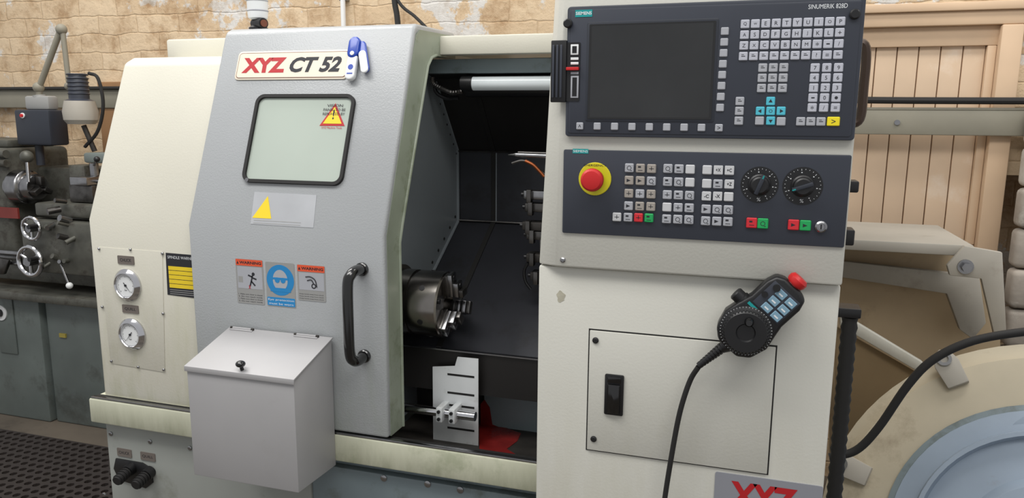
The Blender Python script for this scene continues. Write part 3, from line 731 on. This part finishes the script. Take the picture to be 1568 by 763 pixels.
# ============================================================ manual lathe at the left
b=B('manual_lathe')
F2=front(2.75)
def fx(u,v): return F2.px(u,v)
X0=fx(-80,440)[0]; zt=fx(60,442)[1]
b.box(ID,(X0,2.75,.0),(fx(62,500)[0],3.15,zt-.04),lathegr,.01)
b.box(ID,(fx(66,500)[0],2.77,.0),(fx(330,500)[0],3.15,zt-.04),lathegr,.01)
b.box(ID,(X0,2.68,zt-.05),(fx(330,440)[0],3.2,zt-.01),oldiron,.006)
r_=prect(F2,-2,455,24,540); b.box(F2,(r_[0],r_[1],0),(r_[2],r_[3],.008),lathegr,.004)
c=fx(4,478); b.cyl(F2,c,.04,.008,.014,white,28); b.cyl(F2,c,.02,.014,.024,blk,20)
c=fx(92,515); b.box(F2,(c[0]-.02,c[1]-.01,-.02),(c[0]+.02,c[1]+.01,-.012),mat('dull_yellow_plate',(165,150,70),.5))
zb0=fx(60,400)[1]; b.box(ID,(X0,2.80,zb0-.12),(fx(330,400)[0],3.05,zb0),oldiron,.008)
b.box(ID,(X0,2.79,zb0-.01),(fx(330,400)[0],2.83,zb0+.02),steel,.003)
zz=fx(60,384)[1]; b.rod((X0,2.74,zz-.02),(fx(330,400)[0],2.74,zz-.02),.014,steel)
b.rod((X0,2.74,zz-.07),(fx(330,400)[0],2.74,zz-.07),.010,steel)
h=fx(22,228); xh_=fx(6,300)[0]; b.box(ID,(X0,2.78,zb0),(xh_,3.15,h[1]),oldiron,.03,4)
b.box(ID,(X0,2.82,h[1]),(xh_-.03,3.1,h[1]+.04),oldiron,.012)
b.box(ID,(xh_-.02,2.95,zb0),(xh_+.45,3.15,h[1]-.10),oldiron,.02,3)
r_=prect(F2,-20,318,24,334); b.box(F2,(r_[0],r_[1],-.02),(r_[2],r_[3],-.01),mat('faded_red_plate',(118,44,38),.5,var=.2))
c=fx(12,288); cf=Fr((xh_,2.83,c[1]),(0,1,0),(0,0,1))
b.rev(cf,(0,0),[(0,-.03),(.06,-.03),(.06,0),(.080,0),(.084,.006),(.084,.07),(.080,.075),(.066,.08),(.066,.12),(.06,.13),(.02,.13),(0,.12)],steel,36)
for k in range(3):
    t=rad(90+120*k); x=Vector((0,cos(t),sin(t))); y=Vector((1,0,0)).cross(x); jf=Fr(cf.o,x,y)
    b.box(jf,(.012,-.012,.13),(.055,.012,.165),dsteel,.003)
for v in (236,250): 
    c=fx(0,v); b.rod((X0,2.77,c[1]),(xh_+.02,2.77,c[1]),.02,oldiron)
c=fx(38,240); b.ball((c[0],2.76,c[1]),.03,oldiron); b.rod((c[0],2.76,c[1]),(c[0]+.02,2.74,c[1]-.12),.008,steel)
r_=prect(F2,48,330,118,415); b.box(F2,(r_[0],r_[1],-.06),(r_[2]+.25,r_[3]-.02,.05),oldiron,.012)
r_=prect(F2,56,312,128,332); b.box(ID,(r_[0],2.74,r_[1]),(r_[2]+.1,3.05,r_[3]),oldiron,.01)
r_=prect(F2,92,285,128,312); b.box(ID,(r_[0],2.80,r_[1]),(r_[2],2.95,r_[3]),dsteel,.006)
r_=prect(F2,98,272,124,285); b.box(ID,(r_[0],2.78,r_[1]),(r_[2],2.93,r_[3]),steel,.005)
c=fx(112,262); b.rod((c[0],2.87,c[1]-.03),(c[0],2.87,c[1]+.03),.02,steel); b.rod((c[0],2.87,c[1]+.02),(c[0]+.09,2.80,c[1]+.05),.008,chrome); b.ball((c[0]+.10,2.795,c[1]+.055),.014,blk)
b.rod((c[0]-.12,2.85,c[1]-.06),(c[0]+.10,2.85,c[1]-.055),.012,steel)
def wheel(u,v,R,dep):
    c=fx(u,v); o=Fr((c[0],2.75-dep,c[1]),Vector((1,.0,0)),(0,0,1))
    P=[(o.w(R*cos(2*pi*i/28),R*sin(2*pi*i/28))) for i in range(29)]
    b.tube(P,R*.17,chrome,10,1); b.cyl(o,(0,0),R*.32,-dep*.5,.02,steel,20)
    for k in range(3):
        t=rad(30+120*k); b.rod(o.w(0,0),o.w(R*cos(t),R*sin(t)),R*.12,chrome,10)
    b.rod(o.w(R*.8,R*.3),o.w(R*.8,R*.3,.05),.011,blk)
wheel(74,346,.052,.09); wheel(72,395,.068,.09)
c=fx(120,434); b.rod((c[0],2.70,c[1]),(c[0]-.04,2.70,c[1]+.10),.006,steel); b.ball((c[0],2.70,c[1]),.016,white)
for i in range(12):
    c=fx(random.uniform(85,140),random.uniform(300,400)); yy=2.70+random.uniform(0,.04)
    b.rod((c[0],yy,c[1]),(c[0]+random.uniform(-.03,.03),yy-.05,c[1]+random.uniform(-.03,.03)),random.uniform(.008,.016),random.choice([oldiron,dsteel,steel]),12)
r_=prect(F2,100,236,150,252); b.box(ID,(r_[0],2.85,r_[1]),(r_[2],2.95,r_[3]),lathegr,.01)
r_=prect(F2,75,255,100,290); b.box(ID,(r_[0],2.86,r_[1]),(r_[2],2.95,r_[3]),oldiron,.01)
r_=prect(F2,0,392,26,418); b.poly(F2,[(r_[0],r_[3]),(r_[2],r_[3]-.01),(r_[2]-.05,r_[1]),(r_[0],r_[1])],.02,.04,dsteel,.003)
b.done()
b=B('machine_work_lamp')
F3=front(2.9)
def P3(u,v,dy=0): 
    a=F3.px(u,v); return Vector((a[0],2.9+dy,a[1]))
b.rod(P3(60,134),P3(92,48),.014,trunk); b.rod(P3(96,48),P3(106,132),.012,trunk); b.ball(P3(94,45),.026,trunk); b.ball(P3(59,134),.026,trunk); b.ball(P3(106,132),.022,trunk)
b.rod(P3(60,150),P3(60,134),.014,trunk)
b.rod(P3(60,146),P3(64,165),.030,labg)
r_=prect(F3,40,168,92,222); b.box(F3,(r_[0],r_[1],-.05),(r_[2],r_[3],.06),panel2,.012)
b.rod(Vector((P3(60,222).x,2.9,r_[1]-.1)),Vector((P3(60,222).x,2.9,h[1]+.035)),.02,panel2)
r_=prect(F3,46,147,82,168); b.box(F3,(r_[0],r_[1],-.03),(r_[2],r_[3],.03),labg,.01)
c=F3.px(52,177); b.cyl(F3,c,.013,.06,.065,white,20); b.cyl(F3,c,.008,.065,.072,red,20)
c=P3(125,190); lz=Fr(c,(1,0,0),(0,1,0)); H=P3(122,112).z-c.z
b.rev(lz,(0,0),[(0,0),(.06,0),(.075,.02),(.078,.06),(.066,.11)],slab,30)
b.rev(lz,(0,0),[(.066,.11),(.045,.12),(.044,H-.03),(.036,H-.01),(0,H)],panel,30)
for k in range(6): b.rev(lz,(0,0),[(.045,.14+.018*k),(.049,.144+.018*k),(.045,.148+.018*k)],panel,30)
b.rod(P3(128,192),P3(140,232,.02),.012,ddark); b.rod(P3(106,132),P3(118,150),.012,trunk)
b.tube([P3(136,112),P3(150,120),P3(158,160),P3(150,200),P3(130,225)],.008,rub,8)
b.done()
b=B('wall_trunking')
zL=1.63
b.box(ID,(-4.6,WY-.06,zL-.05),(-2.6,WY,zL+.05),trunk,.006)
b.box(ID,(-4.6,WY-.08,zL+.05),(-2.6,WY-.02,zL+.065),mat('black_trim',(40,38,36),.6),.003)
b.box(ID,(-3.4,WY-.05,zL-.32),(-1.6,WY,zL+.09),mat('brown_panel',(150,112,74),.6,var=.15,vs=5),.006)
b.done()

# ============================================================ room
def wallmat():
    m=bpy.data.materials.new('painted_brick'); m.use_nodes=True; N=m.node_tree.nodes; L=m.node_tree.links; bs=N['Principled BSDF']; bs.inputs['Roughness'].default_value=.75
    tc=N.new('ShaderNodeTexCoord'); sp=N.new('ShaderNodeSeparateXYZ'); cb=N.new('ShaderNodeCombineXYZ'); L.new(tc.outputs['Object'],sp.inputs[0]); L.new(sp.outputs[0],cb.inputs[0]); L.new(sp.outputs[2],cb.inputs[1])
    wn=N.new('ShaderNodeTexNoise'); wn.inputs['Scale'].default_value=7; wn.inputs['Detail'].default_value=6; L.new(tc.outputs['Object'],wn.inputs['Vector'])
    vm=N.new('ShaderNodeVectorMath'); vm.operation='SCALE'; vm.inputs['Scale'].default_value=.045; L.new(wn.outputs['Color'],vm.inputs[0])
    va=N.new('ShaderNodeVectorMath'); L.new(cb.outputs[0],va.inputs[0]); L.new(vm.outputs[0],va.inputs[1])
    br=N.new('ShaderNodeTexBrick'); br.inputs['Scale'].default_value=1; br.inputs['Brick Width'].default_value=.26; br.inputs['Row Height'].default_value=.095; br.inputs['Mortar Size'].default_value=.006; br.inputs['Mortar Smooth'].default_value=1
    br.inputs['Color1'].default_value=lin((206,181,148)); br.inputs['Color2'].default_value=lin((217,194,162)); br.inputs['Mortar'].default_value=lin((200,174,140)); L.new(va.outputs[0],br.inputs['Vector'])
    n=N.new('ShaderNodeTexNoise'); n.inputs['Scale'].default_value=2.6; n.inputs['Detail'].default_value=10; n.inputs['Roughness'].default_value=.7; L.new(tc.outputs['Object'],n.inputs['Vector'])
    r=N.new('ShaderNodeValToRGB'); e=r.color_ramp.elements; e[0].position=.56; e[0].color=(0,0,0,1); e[1].position=.58; e[1].color=(1,1,1,1); L.new(n.outputs[0],r.inputs[0])
    mx=N.new('ShaderNodeMix'); mx.data_type='RGBA'; L.new(r.outputs[0],mx.inputs[0]); L.new(br.outputs[0],mx.inputs[6]); mx.inputs[7].default_value=lin((212,209,204))
    n2=N.new('ShaderNodeTexNoise'); n2.inputs['Scale'].default_value=6; n2.inputs['Detail'].default_value=10; n2.inputs['Roughness'].default_value=.7; L.new(tc.outputs['Object'],n2.inputs['Vector'])
    r2=N.new('ShaderNodeValToRGB'); r2.color_ramp.elements[0].position=.34; r2.color_ramp.elements[0].color=(.62,.52,.42,1); r2.color_ramp.elements[1].position=.52; r2.color_ramp.elements[1].color=(1,1,1,1); L.new(n2.outputs[0],r2.inputs[0])
    m2=N.new('ShaderNodeMix'); m2.data_type='RGBA'; m2.blend_type='MULTIPLY'; m2.inputs[0].default_value=1; L.new(mx.outputs[2],m2.inputs[6]); L.new(r2.outputs[0],m2.inputs[7]); L.new(m2.outputs[2],bs.inputs['Base Color'])
    bp=N.new('ShaderNodeBump'); bp.inputs['Strength'].default_value=.6; bp.inputs['Distance'].default_value=.03
    ma=N.new('ShaderNodeMath'); ma.operation='MULTIPLY_ADD'; ma.inputs[1].default_value=-.15; L.new(br.outputs['Fac'],ma.inputs[0]); L.new(n2.outputs[0],ma.inputs[2]); L.new(ma.outputs[0],bp.inputs['Height']); L.new(bp.outputs[0],bs.inputs['Normal'])
    return m
brick=wallmat()
b=B('wall_back'); b.box(ID,(-6,WY,0),(.55,WY+.25,3.4),brick); b.box(ID,(.55,WY+.1,0),(2.6,WY+.25,3.4),brick); b.done()
fm=mat('concrete_floor_oily',(92,84,74),.55,var=.25,vs=3,dirt=.6,dcol=(45,40,36),ds=2,dth=.5)
b=B('floor'); b.box(ID,(-6,-2,-.1),(2.6,WY+.25,0),fm); b.done()
b=B('rubber_mat')
matr=mat('mat_rubber_dusty',(46,40,38),.55)
mx0,mx1,my0,my1=-3.6,-1.75,1.55,2.62; st=.045; k=b.mi(matr); 
nx=int((mx1-mx0)/st); ny=int((my1-my0)/st)
for i in range(nx):
    for j in range(ny):
        cx,cy=mx0+(i+.5)*st,my0+(j+.5)*st; n=len(b.V); h2=st/2; r=st*.34
        for q in range(8):
            t=rad(45*q); ux,uy=cos(t),sin(t); m_=max(abs(ux),abs(uy)); b.V.append(Vector((cx+ux/m_*h2,cy+uy/m_*h2,.016)))
        for q in range(8):
            t=rad(45*q); b.V.append(Vector((cx+r*cos(t),cy+r*sin(t),.016)))
        for q in range(8):
            t=rad(45*q); b.V.append(Vector((cx+r*cos(t),cy+r*sin(t),.001)))
        for q in range(8):
            w=(q+1)%8; b.F.append([n+q,n+w,n+8+w,n+8+q]); b.MI.append(k); b.F.append([n+8+q,n+8+w,n+16+w,n+16+q]); b.MI.append(k)
b.done()
# board partition on the right
b=B('wall_right_boarded')
FW=front(3.2); xa=FW.px(1310,100)[0]; xb=FW.px(1545,100)[0]
W0,W1=xa-.15,xb; nb=9
zt0=FW.px(1430,372)[1]
for i in range(nb):
    a=W0+(W1-W0)*i/nb; c=W0+(W1-W0)*(i+1)/nb
    b.box(ID,(a+.0015,3.22,zt0-.05),(c-.0015,3.25,2.3),wood,.004)
b.box(ID,(W0,3.245,zt0-.05),(W1,3.30,2.3),woodtrim)
z=FW.px(1430,28)[1]; b.box(ID,(W0,3.17,z-.03),(W1+.6,3.22,z+.02),woodtrim,.005); b.box(ID,(W0,3.20,z-.10),(W1,3.22,z-.03),woodtrim,.003)
b.box(ID,(W0,3.155,z+.02),(W1+.6,3.25,z+.05),woodtrim,.004)
b.box(ID,(W0,3.16,z+.05),(W1+.6,3.36,2.9),brick)
b.box(ID,(W1,3.20,1.35),(W1+.6,3.40,z-.02),brick)
xc=FW.px(1548,100)[0]; b.box(ID,(xc-.05,3.165,zt0-.05),(xc+.02,3.24,z-.031),woodtrim,.006)
xc=FW.px(1505,200)[0]; b.box(ID,(xc-.015,3.20,zt0),(xc+.015,3.23,z-.1),woodtrim,.004)
b.done()
b=B('trim_rail')
z=FW.px(1450,188)[1]; b.box(ID,(W0,3.13,z-.045),(W1+.4,3.16,z+.045),trunk,.004); b.box(ID,(W0,3.13,z+.045),(W1+.4,3.16,z+.055),trunk,.002)
b.tube([(W0,3.13,z+.085),((W0+W1)/2,3.13,z+.08),(W1+.4,3.13,z+.078)],.013,rub,10)
for x in (W0+.3,W0+.9): b.cyl(front(3.13),(x,z),.01,0,.006,steel,12)
b.done()
stone=mat('rough_stone',(160,152,142),.85,var=.22,vs=7,bump=1,bs=30,dirt=.6,dcol=(208,205,197),ds=5,dth=.52)
b=B('wall_right_stone')
x_=FW.px(1530,400)[0]
for j in range(9):
    zz=.3+j*.145
    for i in range(4):
        o=(.12 if j%2 else 0); b.box(ID,(x_+i*.28-o*(i>0),3.02+random.uniform(0,.03),zz+.004),(x_+(i+1)*.28-o-.008,3.12,zz+.143),stone,.02,3)
b.done()
# steel ledge/guard behind the cabinet
b=B('steel_ledge')
FG=front(2.55)
p=[FG.px(*t) for t in ((1270,362),(1475,378))]
zl_=(p[0][1]+p[1][1])/2
b.box(ID,(p[0][0]-.2,2.55,zl_-.035),(p[1][0]+.03,3.01,zl_),slab,.006)
P=[FG.px(*t) for t in ((1475,375),(1448,405),(1452,420),(1500,425),(1520,512),(1538,505),(1532,385))]
b.poly(FG,P,0,.02,slab,.003)
c=FG.px(1478,408,.02); b.cyl(FG,c,.022,.02,.026,steel,20); b.cyl(FG,c,.014,.026,.042,steel,6)
P=[FG.px(*t,-.27) for t in ((1270,380),(1530,395),(1532,560),(1460,660),(1270,700))]
b.poly(FG,P,-.30,-.27,beigep)
P=[FG.px(*t,-.2) for t in ((1290,400),(1452,418),(1500,425),(1510,495),(1490,520),(1470,505),(1450,450),(1290,425))]
b.poly(FG,P,-.23,-.2,slab,.003)
P=[FG.px(*t) for t in ((1285,470),(1296,482),(1412,552),(1405,566),(1285,496))]
b.poly(FG,P,.0,.03,cabc,.004)
P=[FG.px(*t) for t in ((1280,500),(1400,568),(1400,720),(1280,760))]
b.poly(FG,P,-.02,.0,mat('brown_sheet',(140,120,90),.6,var=.15,vs=4))
b.done()
# centrifugal fan
b=B('centrifugal_fan')
o=Vector((.74,1.88,.535)); n=Vector((-.28,-.80,.40)).normalized(); x=Vector((0,0,1)).cross(n).normalized(); y=n.cross(x)
ff=Fr(o,x,y)
b.rev(ff,(0,0),[(0,-.34),(.51,-.34),(.515,-.33),(.515,-.06),(.53,-.06),(.53,-.035),(.51,-.03),(.49,-.012),(.42,.0),(.36,0),(.355,-.004)],fanc,72)
b.rev(ff,(0,0),[(.36,.0),(.357,.012),(.31,.018),(.305,.045),(.295,.045),(.29,.02),(.20,.03),(.18,.06),(.0,.06)],fanb,64)
b.rev(ff,(0,0),[(.372,.0),(.372,.007),(.352,.010),(.352,.0)],basebl,64)
for a,rad_,rot in ((96,.36,-50),(124,.50,0),(168,.48,0),(45,.36,-50)):
    t=rad(a); dx=Vector((cos(t),sin(t))); t2=rad(a+rot); dr=Vector((cos(t2),sin(t2)))
    cx_=Vector((rad_*dx.x,rad_*dx.y))
    fx_=Fr(ff.w(cx_.x,cx_.y,.0),ff.x*dr.x+ff.y*dr.y,(ff.y*dr.x-ff.x*dr.y))
    L_=-.14 if rot else -.05
    b.poly(fx_,[(L_,-.026),(.01,-.030),(.040,-.02),(.050,0),(.040,.02),(.01,.030),(L_,.026)],-.012,.016,slab if not rot else fanb,.003)
    b.rev(fx_,(.022,0),[(.016,.016),(.018,.022),(.010,.022),(.010,.0165)],steel,18)
b.done()
b=B('power_cable')
Fc=front(1.75)
b.tube([Fc.w(*Fc.px(*t)) for t in ((1270,700),(1310,690),(1345,655),(1390,590),(1430,550),(1490,522),(1570,508),(1640,505))],.009,rub,12)
b.done()

# ============================================================ lights
def area(name,loc,rot,sx,sy,e,col=(1,1,1)):
    l=bpy.data.lights.new(name,'AREA'); l.shape='RECTANGLE'; l.size=sx; l.size_y=sy; l.energy=e; l.color=col
    o=bpy.data.objects.new(name,l); o.location=loc; o.rotation_euler=rot; S.collection.objects.link(o)
area('ceiling_light',(-1.7,.2,3.9),(rad(8),0,0),2.6,.9,72,(1,.98,.95))
area('ceiling_light',(.8,-.3,3.9),(rad(8),rad(10),0),2.0,.9,44,(1,.98,.94))
area('ceiling_light',(-2.7,2.0,3.9),(0,0,0),2.6,.6,62,(1,.97,.93))
area('ceiling_light',(1.2,2.3,3.6),(0,0,0),1.6,.6,36,(1,.97,.92))
w=bpy.data.worlds.new('world'); S.world=w; w.use_nodes=True
w.node_tree.nodes['Background'].inputs[0].default_value=(.97,.98,1,1); w.node_tree.nodes['Background'].inputs[1].default_value=.54
